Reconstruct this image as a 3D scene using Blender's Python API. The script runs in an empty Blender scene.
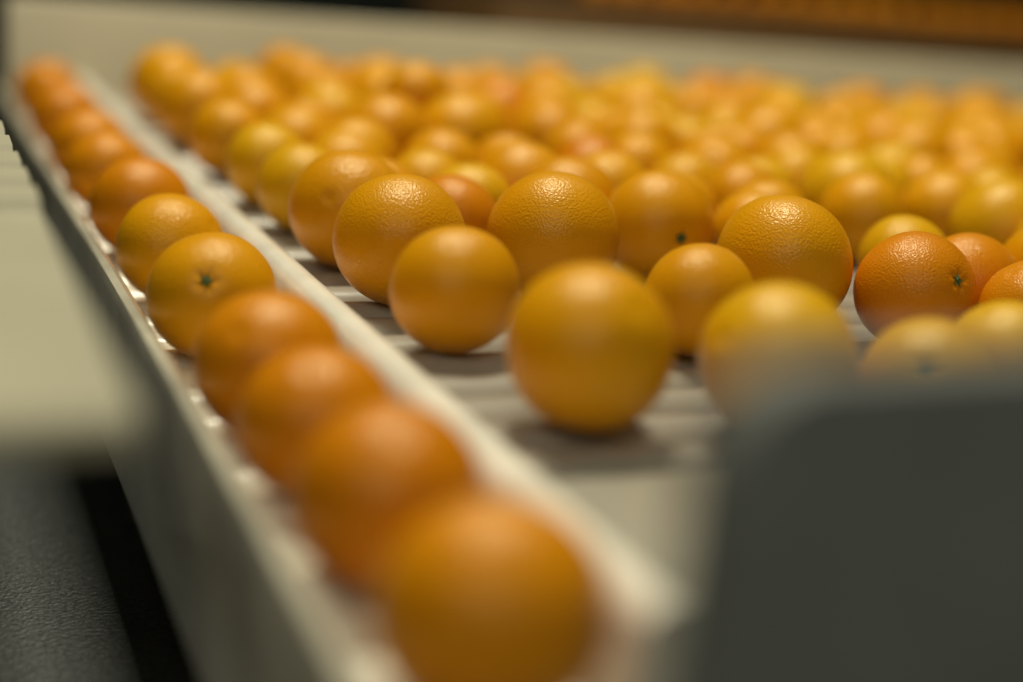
import bpy, bmesh, math, random
import numpy as np
from mathutils import Vector, Matrix
random.seed(23)
scene = bpy.context.scene
scene.view_settings.view_transform = 'Standard'
scene.view_settings.look = 'None'
C = bpy.context.scene.collection

# ------------------------------------------------------------ camera pose
HC = 0.256; FP = 1420.0
th = math.radians(14.9); az = math.radians(24.1); ro = math.radians(5.14)
F = Vector((math.sin(az)*math.cos(th), math.cos(az)*math.cos(th), -math.sin(th)))
R0 = Vector((math.cos(az), -math.sin(az), 0))
U0 = R0.cross(F)
R = R0*math.cos(ro) + U0*math.sin(ro)
U = -R0*math.sin(ro) + U0*math.cos(ro)
CP = Vector((0, 0, HC))
cam_d = bpy.data.cameras.new("camera"); cam = bpy.data.objects.new("camera", cam_d)
C.objects.link(cam); scene.camera = cam
M = Matrix.Identity(4)
for i in range(3):
    M[i][0] = R[i]; M[i][1] = U[i]; M[i][2] = -F[i]; M[i][3] = CP[i]
cam.matrix_world = M
cam_d.lens = 50; cam_d.sensor_width = 36; cam_d.clip_start = 0.02
cam_d.dof.use_dof = True; cam_d.dof.focus_distance = 0.93; cam_d.dof.aperture_fstop = 1.35

def ray(px, py):
    return F + R*((px-511.5)/FP) + U*((341-py)/FP)
def pix(p):
    v = Vector(p)-CP; t = v.dot(F)
    return 511.5+FP*v.dot(R)/t, 341-FP*v.dot(U)/t, t

# ------------------------------------------------------------ materials
def mat(name, col, rough=0.5, metal=0.0, spec=0.5, var=0.0, nscale=20, bump=0.0, bscale=200):
    m = bpy.data.materials.new(name); m.use_nodes = True
    nt = m.node_tree; b = nt.nodes["Principled BSDF"]
    b.inputs["Roughness"].default_value = rough; b.inputs["Metallic"].default_value = metal
    b.inputs["Specular IOR Level"].default_value = spec
    tc = nt.nodes.new("ShaderNodeTexCoord")
    n = nt.nodes.new("ShaderNodeTexNoise"); n.inputs["Scale"].default_value = nscale; n.inputs["Detail"].default_value = 6
    nt.links.new(tc.outputs["Object"], n.inputs["Vector"])
    cr = nt.nodes.new("ShaderNodeValToRGB")
    cr.color_ramp.elements[0].position = .3; cr.color_ramp.elements[1].position = .7
    cr.color_ramp.elements[0].color = tuple(c*(1-var) for c in col)+(1,)
    cr.color_ramp.elements[1].color = tuple(min(1, c*(1+var)) for c in col)+(1,)
    nt.links.new(n.outputs["Fac"], cr.inputs["Fac"]); nt.links.new(cr.outputs["Color"], b.inputs["Base Color"])
    if bump:
        n2 = nt.nodes.new("ShaderNodeTexNoise"); n2.inputs["Scale"].default_value = bscale
        nt.links.new(tc.outputs["Object"], n2.inputs["Vector"])
        bp = nt.nodes.new("ShaderNodeBump"); bp.inputs["Strength"].default_value = bump; bp.inputs["Distance"].default_value = .002
        nt.links.new(n2.outputs["Fac"], bp.inputs["Height"]); nt.links.new(bp.outputs["Normal"], b.inputs["Normal"])
    return m

def peel(name, c1, c2, c3):
    m = bpy.data.materials.new(name); m.use_nodes = True
    nt = m.node_tree; b = nt.nodes["Principled BSDF"]; L = nt.links.new
    b.inputs["Roughness"].default_value = .32
    b.inputs["Specular IOR Level"].default_value = .42
    b.inputs["Specular Tint"].default_value = (1, .90, .62, 1)
    tc = nt.nodes.new("ShaderNodeTexCoord"); oi = nt.nodes.new("ShaderNodeObjectInfo")
    n = nt.nodes.new("ShaderNodeTexNoise"); n.inputs["Scale"].default_value = 1.3; n.inputs["Detail"].default_value = 3
    add = nt.nodes.new("ShaderNodeVectorMath"); add.operation = 'ADD'
    mul = nt.nodes.new("ShaderNodeMath"); mul.operation = 'MULTIPLY'; mul.inputs[1].default_value = 40
    L(oi.outputs["Random"], mul.inputs[0]); L(tc.outputs["Object"], add.inputs[0]); L(mul.outputs[0], add.inputs[1])
    L(add.outputs[0], n.inputs["Vector"])
    mx = nt.nodes.new("ShaderNodeMath"); mx.operation = 'MULTIPLY_ADD'; mx.inputs[1].default_value = .5
    sc = nt.nodes.new("ShaderNodeMath"); sc.operation = 'MULTIPLY'; sc.inputs[1].default_value = .5
    L(n.outputs["Fac"], sc.inputs[0]); L(oi.outputs["Random"], mx.inputs[0]); L(sc.outputs[0], mx.inputs[2])
    cr = nt.nodes.new("ShaderNodeValToRGB"); e = cr.color_ramp.elements
    e[0].position = .1; e[0].color = c1+(1,); e[1].position = .9; e[1].color = c3+(1,)
    k = e.new(.5); k.color = c2+(1,)
    L(mx.outputs[0], cr.inputs["Fac"]); L(cr.outputs["Color"], b.inputs["Base Color"])
    v = nt.nodes.new("ShaderNodeTexVoronoi"); v.feature = 'SMOOTH_F1'; v.inputs["Scale"].default_value = 36
    n2 = nt.nodes.new("ShaderNodeTexNoise"); n2.inputs["Scale"].default_value = 26; n2.inputs["Detail"].default_value = 2
    L(tc.outputs["Object"], v.inputs["Vector"]); L(tc.outputs["Object"], n2.inputs["Vector"])
    ad = nt.nodes.new("ShaderNodeMath"); ad.operation = 'ADD'
    L(v.outputs["Distance"], ad.inputs[0]); L(n2.outputs["Fac"], ad.inputs[1])
    bp = nt.nodes.new("ShaderNodeBump"); bp.inputs["Strength"].default_value = .34; bp.inputs["Distance"].default_value = .0012
    L(ad.outputs[0], bp.inputs["Height"]); L(bp.outputs["Normal"], b.inputs["Normal"])
    return m

M_OR = peel("orange_peel", (.72, .285, .001), (.78, .335, .001), (.80, .375, .0015))
M_DEEP = peel("deep_orange_peel", (.67, .205, .001), (.73, .245, .001), (.77, .285, .0015))
M_YE = peel("yellow_orange_peel", (.76, .35, .0015), (.78, .40, .003), (.79, .44, .006))
M_CAL = mat("green_calyx", (.07, .12, .02), .7, var=.4, nscale=8)
M_CREAM = mat("cream_plastic", (.44, .395, .28), .5, var=.05)
M_RAIL = mat("white_plastic_rail", (.90, .84, .72), .18, var=.10, nscale=25)
M_PANEL = mat("beige_steel_panel", (.56, .51, .40), .14, var=.4, nscale=9)  # mottled tone paints soft reflections into the panel colour
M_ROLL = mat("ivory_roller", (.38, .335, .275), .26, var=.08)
M_LROLL = mat("white_lane_roller", (.85, .79, .66), .25, var=.06)
M_APRON = mat("beige_plate", (.38, .35, .285), .35, var=.08)
M_BOARD = mat("beige_board", (.74, .66, .48), .5, var=.05, nscale=5)
M_GREY = mat("grey_coated_steel", (.22, .225, .21), .5, var=.1, nscale=30)
M_BELT = mat("black_rubber", (.045, .048, .047), .5, var=.6, nscale=240, bump=.8, bscale=350)
M_BASE = mat("dark_machine_paint", (.06, .065, .055), .5, var=.1)
M_STEEL = mat("grey_steel", (.2, .2, .19), .35, metal=.8)
M_FLOOR = mat("dark_concrete", (.03, .032, .028), .7, var=.3, nscale=4)
M_WALL = mat("dark_wall_paint", (.035, .042, .034), .8, var=.2, nscale=2)
M_CRATE = mat("brown_orange_crate", (.20, .10, .03), .6, var=.2)

# ------------------------------------------------------------ helpers
def add(name, me, m, label=None, cat=None, group=None, kind=None, parent=None):
    o = bpy.data.objects.new(name, me); C.objects.link(o)
    if m and not me.materials: me.materials.append(m)
    if label: o["label"] = label
    if cat: o["category"] = cat
    if group: o["group"] = group
    if kind: o["kind"] = kind
    if parent: o.parent = parent
    return o

def finish(bm, name, smooth=True, bevel=0, seg=3):
    if bevel:
        es = [e for e in bm.edges if len(e.link_faces) == 2 and e.calc_face_angle(0) > .6]
        bmesh.ops.bevel(bm, geom=es, offset=bevel, segments=seg, profile=.5, affect='EDGES')
    bmesh.ops.recalc_face_normals(bm, faces=bm.faces)
    me = bpy.data.meshes.new(name); bm.to_mesh(me); bm.free()
    if smooth:
        me.shade_smooth()
        try: me.set_sharp_from_angle(angle=math.radians(35))
        except Exception: pass
    return me

def box(lo, hi, bm=None):
    bm = bm or bmesh.new()
    r = bmesh.ops.create_cube(bm, size=1)
    for v in r["verts"]:
        for i in range(3):
            v.co[i] = lo[i] + (v.co[i]+.5)*(hi[i]-lo[i])
    return bm

def extrude(profile, y0, y1):
    bm = bmesh.new()
    a = [bm.verts.new((x, y0, z)) for x, z in profile]
    b = [bm.verts.new((x, y1, z)) for x, z in profile]
    n = len(a)
    bm.faces.new(a); bm.faces.new(list(reversed(b)))
    for i in range(n):
        bm.faces.new((a[i], a[(i+1) % n], b[(i+1) % n], b[i]))
    return bm

# ------------------------------------------------------------ setting
FZ = -.95
add("floor", finish(box((-4, -3, FZ-.1), (8, 8, FZ)), "floor", False), M_FLOOR, kind="structure")
add("wall_back", finish(box((-4, 8, FZ), (8, 8.1, 4.6)), "wall_back", False), M_WALL, kind="structure")
add("wall_left", finish(box((-4.1, -3, FZ), (-4, 8.1, 4.6)), "wall_left", False), M_WALL, kind="structure")
add("wall_right", finish(box((8, -3, FZ), (8.1, 8.1, 4.6)), "wall_right", False), M_WALL, kind="structure")

add("sorting_machine", finish(box((-.9, .12, FZ), (2.6, 2.4, -.19)), "sorting_machine", bevel=.006), M_BASE,
    "dark steel sorting machine body carrying the roller line", "machine")
add("rubber_mat", finish(box((-.9, .12, -.19), (2.6, 2.4, -.175), ), "rubber_mat", bevel=.003), M_BELT,
    "black grainy rubber mat lying beside the sorting line", "rubber mat")

# outer side panel
X0, X1 = .126, .134
PB = -.084
prof = [(X0, PB), (X0, .024), (X0+.002, .030), (X0+.007, .031), (X1+.004, .027), (X1+.004, .020), (X1, .018), (X1, PB+.006), (.175, PB+.006), (.175, PB)]
YA, YB = .28, 2.12
panel = add("side_panel", finish(extrude(prof, YA, YB), "side_panel", bevel=.0012, seg=2), M_PANEL,
    "long beige steel side panel along the lane, soft reflections painted as mottling", "side panel")
PITCH = .042
ys = [YA+.05+PITCH*i for i in range(int((YB-YA-.09)/PITCH))]
for y in (.5, 1.2, 1.95):
    add("support_bracket", finish(box((.14, y-.02, -.175), (.172, y+.02, PB)), "support_bracket", bevel=.002), M_STEEL,
        "short grey steel bracket under the side panel", "bracket", group="brackets under the side panel")

# divider rail
RL = .2315
rp = [(RL, -.10), (RL, .030), (RL+.001, .038), (RL+.004, .044), (RL+.009, .047), (.247, .047), (.252, .044), (.255, .038), (.2565, .030), (.2565, -.10)]
rail = add("divider_rail", finish(extrude(rp, .385, YB), "divider_rail"), M_RAIL,
    "long white plastic divider rail between the lane and the wide bed", "rail")
for y in (.5, 1.2, 1.95):
    add("support_bracket", finish(box((.232, y-.02, -.175), (.254, y+.02, -.10)), "support_bracket", bevel=.002), M_STEEL,
        "short grey steel bracket under the divider rail", "bracket", group="brackets under the divider rail")

# rollers
def roller_mesh(r, L, name):
    bm = bmesh.new()
    pr = [(0, 0), (0, .006), (.004, .006), (.004, r-.002), (.006, r), (L-.006, r), (L-.004, r-.002), (L-.004, .006), (L, .006), (L, 0)]
    vs = [bm.verts.new((x, 0, z)) for x, z in pr]
    es = [bm.edges.new((vs[i], vs[i+1])) for i in range(len(vs)-1)]
    bmesh.ops.spin(bm, geom=vs+es, cent=(0, 0, 0), axis=(1, 0, 0), angle=2*math.pi, steps=32, use_duplicate=False)
    bmesh.ops.remove_doubles(bm, verts=bm.verts, dist=1e-5)
    return finish(bm, name)
RR = .0195
BEDL, BEDM = 0.0, .03
lr = roller_mesh(RR, RL-X1-.001, "lane_roller")
mr = roller_mesh(RR, 1.82, "bed_roller")
for y in ys:
    if y > .37:
        o = add("lane_roller", lr, M_LROLL, "short ivory roller crossing the narrow orange lane", "roller", "rollers under the narrow lane")
        o.location = (X1+.0005, y, BEDL-RR)
    if y > .575:
        o = add("bed_roller", mr, M_ROLL, "long ivory roller under the pile of oranges", "roller", "rollers under the wide bed")
        o.location = (.2575, y, BEDM-RR)
add("drip_tray", finish(box((.2575, .565, -.022), (2.08, YB, -.0105)), "drip_tray", bevel=.002), M_APRON,
    "shallow beige tray beneath the rollers of the wide bed", "tray")
ap = extrude([(.39, -.04), (.39, .006), (.396, .012), (.554, .027), (.5605, .024), (.5605, -.04)], -2.08, -.2575)
for v in ap.verts: v.co = Vector((-v.co.y, v.co.x, v.co.z))
add("apron_plate", finish(ap, "apron_plate", bevel=.001, seg=2), M_APRON,
    "smooth beige apron plate in front of the bed rollers", "apron plate")

# back board
bp = extrude([(0, 0), (0, .233), (.004, .240), (.016, .240), (.02, .233), (.02, 0)], 0, 1)
for v in bp.verts:
    v.co = Vector((.145+v.co.y*2.1, YB+.001+v.co.x, -.09+v.co.z))
add("end_board", finish(bp, "end_board", bevel=.0015, seg=2), M_BOARD,
    "long beige end board closing the orange bed", "end board")

# grey guard plate with rounded upper corners
GX0, GX1, GZ, GR = .170, .80, .1725, .026
gp = [(GX0, -.175)]
for k in range(9):
    a = math.pi - k*math.pi/16
    gp.append((GX0+GR+GR*math.cos(a), GZ-GR+GR*math.sin(a)))
for k in range(9):
    a = math.pi/2 - k*math.pi/16
    gp.append((GX1-GR+GR*math.cos(a), GZ-GR+GR*math.sin(a)))
gp.append((GX1, -.175))
add("end_guard", finish(extrude(gp, .258, .271), "end_guard", bevel=.003, seg=3), M_GREY,
    "upright dark grey coated steel guard plate with rounded corner", "guard plate")

# cream cover
CZ = .11
cv = [(.43, CZ-.012), (.43, CZ-.004), (.434, CZ)]
for yy in (.76, .82, .88, .95, 1.02):
    cv += [(yy, CZ), (yy+.006, CZ+.006), (yy+.035, CZ+.008), (yy+.048, CZ)]
cv += [(1.085, CZ), (1.09, CZ-.004), (1.09, CZ-.012)]
bm = extrude(cv, -.42, .068)
for v in bm.verts:
    v.co = Vector((v.co.y, v.co.x, v.co.z))
cover = add("machine_cover", finish(bm, "machine_cover", bevel=.0015, seg=2), M_CREAM,
    "cream plastic machine cover with raised ribs beside the line", "cover")
for x in (-.36, -.04):
    for yy in (.56, 1.03):
        add("cover_leg", finish(box((x, yy, -.175), (x+.03, yy+.03, CZ-.0118)), "cover_leg", bevel=.002), M_BASE, parent=cover)

# ------------------------------------------------------------ oranges
def orange_mesh(seed):
    rnd = random.Random(seed)
    bm = bmesh.new(); bmesh.ops.create_uvsphere(bm, u_segments=64, v_segments=40, radius=1)
    ph = rnd.random()*6; sq = rnd.uniform(.95, .99); sk = rnd.uniform(-.015, .015)
    for v in bm.verts:
        c = v.co.copy(); a = math.atan2(c.y, c.x); rho = math.hypot(c.x, c.y)
        k = .990 + .006*math.sin(2*a+ph)*rho + .004*math.sin(5*a+ph*2)*rho + .005*math.sin(3*c.z*2+ph)
        c *= k; c.z *= sq; c.x += sk*c.z
        if v.co.z > 0: c.z -= .055*math.exp(-(rho/.16)**2) * (1+.25*math.cos(5*a))
        else: c.z += .03*math.exp(-(rho/.1)**2)
        v.co = c
    return finish(bm, "orange_peel")
meshes = []
for mi, m in enumerate((M_OR, M_DEEP, M_YE)):
    L = []
    for s in range(3):
        me = orange_mesh(s*3+1); me.materials.append(m); L.append(me)
    meshes.append(L)
bm = bmesh.new()
top = []; bot = []
N = 40
for i in range(N):
    a = 2*math.pi*i/N; r = .075 + .03*max(0, math.cos(5*a))**1.2
    top.append(bm.verts.new((r*math.cos(a), r*math.sin(a), .012 + .02*(r > .095))))
    bot.append(bm.verts.new((r*math.cos(a), r*math.sin(a), -.03)))
inn = [bm.verts.new((.04*math.cos(2*math.pi*i/N), .04*math.sin(2*math.pi*i/N), .03)) for i in range(N)]
nub = [bm.verts.new((.034*math.cos(2*math.pi*i/N), .034*math.sin(2*math.pi*i/N), .055)) for i in range(N)]
cen = bm.verts.new((0, 0, .048))
for i in range(N):
    j = (i+1) % N
    bm.faces.new((bot[i], bot[j], top[j], top[i])); bm.faces.new((top[i], top[j], inn[j], inn[i]))
    bm.faces.new((inn[i], inn[j], nub[j], nub[i])); bm.faces.new((nub[i], nub[j], cen))
bm.faces.new(list(reversed(bot)))
calyx = finish(bm, "calyx"); calyx.materials.append(M_CAL)

O = []
SINK = .0012; YMAX = 1.94
def put(px, py, d, c=0, stem=None, lane=False, dmax=None):
    bed = (BEDL if lane else BEDM) - SINK
    rr = ray(px, py); t = (HC-bed)/(-rr.z + d/(2*FP)); D = d*t/FP
    D = min(max(D, .072), dmax or ((.094 if d > 120 else .090) if not lane else (.090 if d > 170 else .082)))
    t = (HC-bed-D/2)/(-rr.z); P = CP + rr*t
    if lane: P.x = min(max(P.x, .174), RL-D/2)
    n = None
    if stem:
        a = (stem[0]-px)/(d/2); b = (py-stem[1])/(d/2); q = math.sqrt(max(0, 1-a*a-b*b))
        n = (R*a + U*b - rr.normalized()*q).normalized()
    O.append(dict(p=np.array(P), r=D/2, c=c, n=n, lane=lane, mob=.03 if d > 95 else .15, w=(px, py, d)))

for a in [(48,92,66,1),(58,118,70,1),(78,148,78,1),(97,172,84,1),(122,207,104,1),(156,248,112,0),(197,296,130,0,(190,281)),
          (264,364,152,1),(316,422,160,1),(388,496,195,1),(492,612,240,1)]:
    put(a[0], a[1], a[2], a[3], a[4] if len(a) > 4 else None, lane=True)
for a in [(590,347,174,0),(785,362,162,2),(455,290,132,0),(400,240,134,0),(553,237,134,0),(347,209,120,0),(655,226,114,0,(679,238)),
          (893,288,120,1,(931,279)),(699,300,116,0),(968,284,104,1,(1004,286)),(1003,232,112,2),(1028,312,94,1),
          (1005,362,100,2),(888,382,94,2,(886,366)),
          (478,206,78,2),(510,173,74,0),(445,170,84,0),(640,150,100,0),(582,160,80,0),(706,176,80,0),(788,172,80,0),
          (850,166,76,0),(962,166,74,0),(475,130,80,0),(372,136,78,0),(330,122,76,2),(550,132,76,0),
          (270,165,86,2),(303,188,90,2),(225,138,80,0),(165,98,74,0),(405,124,72,0),(690,118,72,0),
          (730,130,72,0),(780,130,70,0),(840,120,70,0),(905,140,72,2),(975,130,70,0)]:
    put(a[0], a[1], a[2], a[3], a[4] if len(a) > 4 else None)
put(790, 264, 147, 0, dmax=.0945); O[-1]['mob'] = .01
put(862, 218, 108, 0, dmax=.080)
put(943, 214, 97, 0, dmax=.080)
put(742, 204, 86, 0, dmax=.078)
listed = [o for o in O if not o['lane']]
LD = [(o['w'], pix(o['p'])[2], .8 if o['w'][0] in (655, 893) else .35) for o in listed]
for k in range(34000):
    y = random.uniform(.66, YMAX-.04); x = random.uniform(.295, min(2.0, y*.98+.14))
    if y < .84 and x < .47: continue
    if x < .42 and y > 1.78: continue
    r = random.choice((.036, .039, .042, .045)) if y < 1.2 else random.choice((.040, .044, .048))
    p = np.array((x, y, BEDM-SINK+r))
    if any(np.linalg.norm(o['p']-p) <= (o['r']+r)*.88 for o in O): continue
    if y < 1.2:
        u, v, t = pix(p); bad = False
        for (wx, wy, wd), tt, f in LD:
            if wd > 95 and t < tt+(.03 if f > .5 else 0) and math.hypot(u-wx, v-wy) < wd*f+r*FP/t*.5: bad = True; break
        if bad: continue
    O.append(dict(p=p, r=r, c=random.choices((0,1,2), (.66,.06,.28))[0], n=None, lane=False, mob=1.))
def relax(its):
    P = np.array([o['p'] for o in O]); Rr = np.array([o['r'] for o in O]); mob = np.array([o['mob'] for o in O])
    lane = np.array([o['lane'] for o in O])
    w = mob[:, None]/(mob[:, None]+mob[None])
    P[:, 2] = np.where(lane, BEDL, BEDM)-SINK+Rr
    for _ in range(its):
        d = P[:, None]-P[None]; dist = np.linalg.norm(d, axis=2)+np.eye(len(P))
        ov = (Rr[:, None]+Rr[None]) - dist + .0004; np.fill_diagonal(ov, 0); ov[ov < 0] = 0
        P[:, :2] += ((d/dist[..., None])*(ov*w)[..., None]).sum(1)[:, :2]*.55
        P[:, 0] = np.where(lane, np.clip(P[:, 0], X1+.0045+Rr, np.maximum(RL-Rr-.0003, X1+.0045+Rr)), np.maximum(P[:, 0], .2572+Rr))
        P[:, 1] = np.where(lane, np.minimum(P[:, 1], YB-Rr-.001), np.minimum(P[:, 1], YMAX+.04-Rr))
    for i, o in enumerate(O): o['p'] = P[i]
    d = P[:, None]-P[None]; dist = np.linalg.norm(d, axis=2)+np.eye(len(P))*9
    return (Rr[:, None]+Rr[None]) - dist
relax(400)
for k in range(45):
    ov = relax(70)
    sc = ov.max(1)
    cand = sorted([(sc[i], i) for i in range(len(O)) if not O[i]['lane'] and (O[i]['mob'] == 1. or O[i]['w'][2] < 82)], reverse=True)
    if cand[0][0] < .0010: break
    O.pop(cand[0][1])
# fruit resting low in the wider hollows of the first layer
lo = [o for o in O if not o['lane']]
LP = np.array([o['p'] for o in lo]); LR = np.array([o['r'] for o in lo])
cands = []
for k in range(16000):
    y = random.uniform(.98, 1.78); x = random.uniform(.40, y*.95+.05); r = random.uniform(.037, .043)
    h2 = (LP[:, 0]-x)**2+(LP[:, 1]-y)**2; q2 = (LR+r+.0003)**2
    hit = h2 < q2
    if not hit.any(): continue
    z = (LP[hit, 2]+np.sqrt(q2[hit]-h2[hit])).max()
    if z > BEDM+r: cands.append((z-r, z, x, y, r))
cands.sort()
ups = []
for s_, z, x, y, r in cands:
    if len(ups) >= 26 or s_ > BEDM+.040: break
    if all(math.dist((x, y, z), u[:3]) > .12 for u in ups):
        ups.append((x, y, z, r)); O.append(dict(p=np.array((x, y, z)), r=r, c=random.choice((0, 0, 0, 2)), n=None, lane=False, mob=1.))
labs = {0: "ripe orange with pitted peel in the crowded bed", 1: "deep orange fruit with darker peel in the bed", 2: "yellowish orange in the crowded bed"}
for i, o in enumerate(O):
    me = meshes[o['c']][i % 3]
    lab = "ripe orange queued single file in the narrow lane" if o['lane'] else labs[o['c']]
    if o['n'] is not None: lab = "orange turned to show its small green stem end"
    ob = add("orange", me, None, lab, "orange", "oranges in the narrow lane" if o['lane'] else "oranges on the wide roller bed")
    n = o['n']
    v = (CP-Vector(o['p'])).normalized(); dist = (CP-Vector(o['p'])).length
    if n is None:
        n = Vector((random.gauss(0, 1), random.gauss(0, 1), random.gauss(0, .8))).normalized()
        if n.dot(v) > -.05 and (dist < 1.05 or random.random() < .85): n = -n
        if dist < 1.05 and n.dot(v) > -.3: n = (n-v*.6).normalized()
    ob.rotation_mode = 'QUATERNION'; ob.rotation_quaternion = n.to_track_quat('Z', 'Y')
    ob.location = Vector(o['p']); ob.scale = (o['r'],)*3
    if o['n'] is not None or (dist < 1.35 and n.dot(v) > .1):
        c = add("calyx", calyx, None, "small green star-shaped stem end", parent=ob)
        c.location = (0, 0, .918)

# ------------------------------------------------------------ background bin of oranges
add("storage_bin", finish(box((1.5, 3.6, FZ), (4.2, 4.3, .16)), "storage_bin", bevel=.01), M_CRATE,
    "large dim brown storage bin filled with oranges", "bin")
for iy in range(2):
    for ix in range(20):
        ob = add("orange", meshes[1][ix % 3], None, "dim deep orange fruit on top of the storage bin", "orange", "oranges on the storage bin")
        r = random.uniform(.036, .042)
        ob.location = (1.8+ix*.105+iy*.04+random.uniform(-.01, .01), 3.66+iy*.095, .16+r); ob.scale = (r,)*3

# ------------------------------------------------------------ light
def area(name, loc, target, size, sy, power, col):
    l = bpy.data.lights.new(name, 'AREA'); l.shape = 'RECTANGLE'; l.size = size; l.size_y = sy; l.energy = power; l.color = col
    o = bpy.data.objects.new(name, l); C.objects.link(o); o.location = loc
    o.rotation_euler = (Vector(target)-Vector(loc)).to_track_quat('-Z', 'Y').to_euler()
area("ceiling_light", (.6, 2.0, 3.8), (.6, .9, 0), 1.1, .5, 155, (1, .965, .75))
area("fill_light_side", (-.6, -.9, 1.5), (.2, .9, 0), .8, .8, 10, (1, .98, .82))  # unseen fill added at front left to brighten panel and board
area("fill_light_bin", (2.4, 3.0, 2.2), (2.4, 3.6, .2), .8, .4, 2.5, (1, .9, .7))  # small fill added above the storage bin to brighten its oranges
w = bpy.data.worlds.new("world"); scene.world = w; w.use_nodes = True
w.node_tree.nodes["Background"].inputs[0].default_value = (.85, .95, .68, 1)
w.node_tree.nodes["Background"].inputs[1].default_value = .06
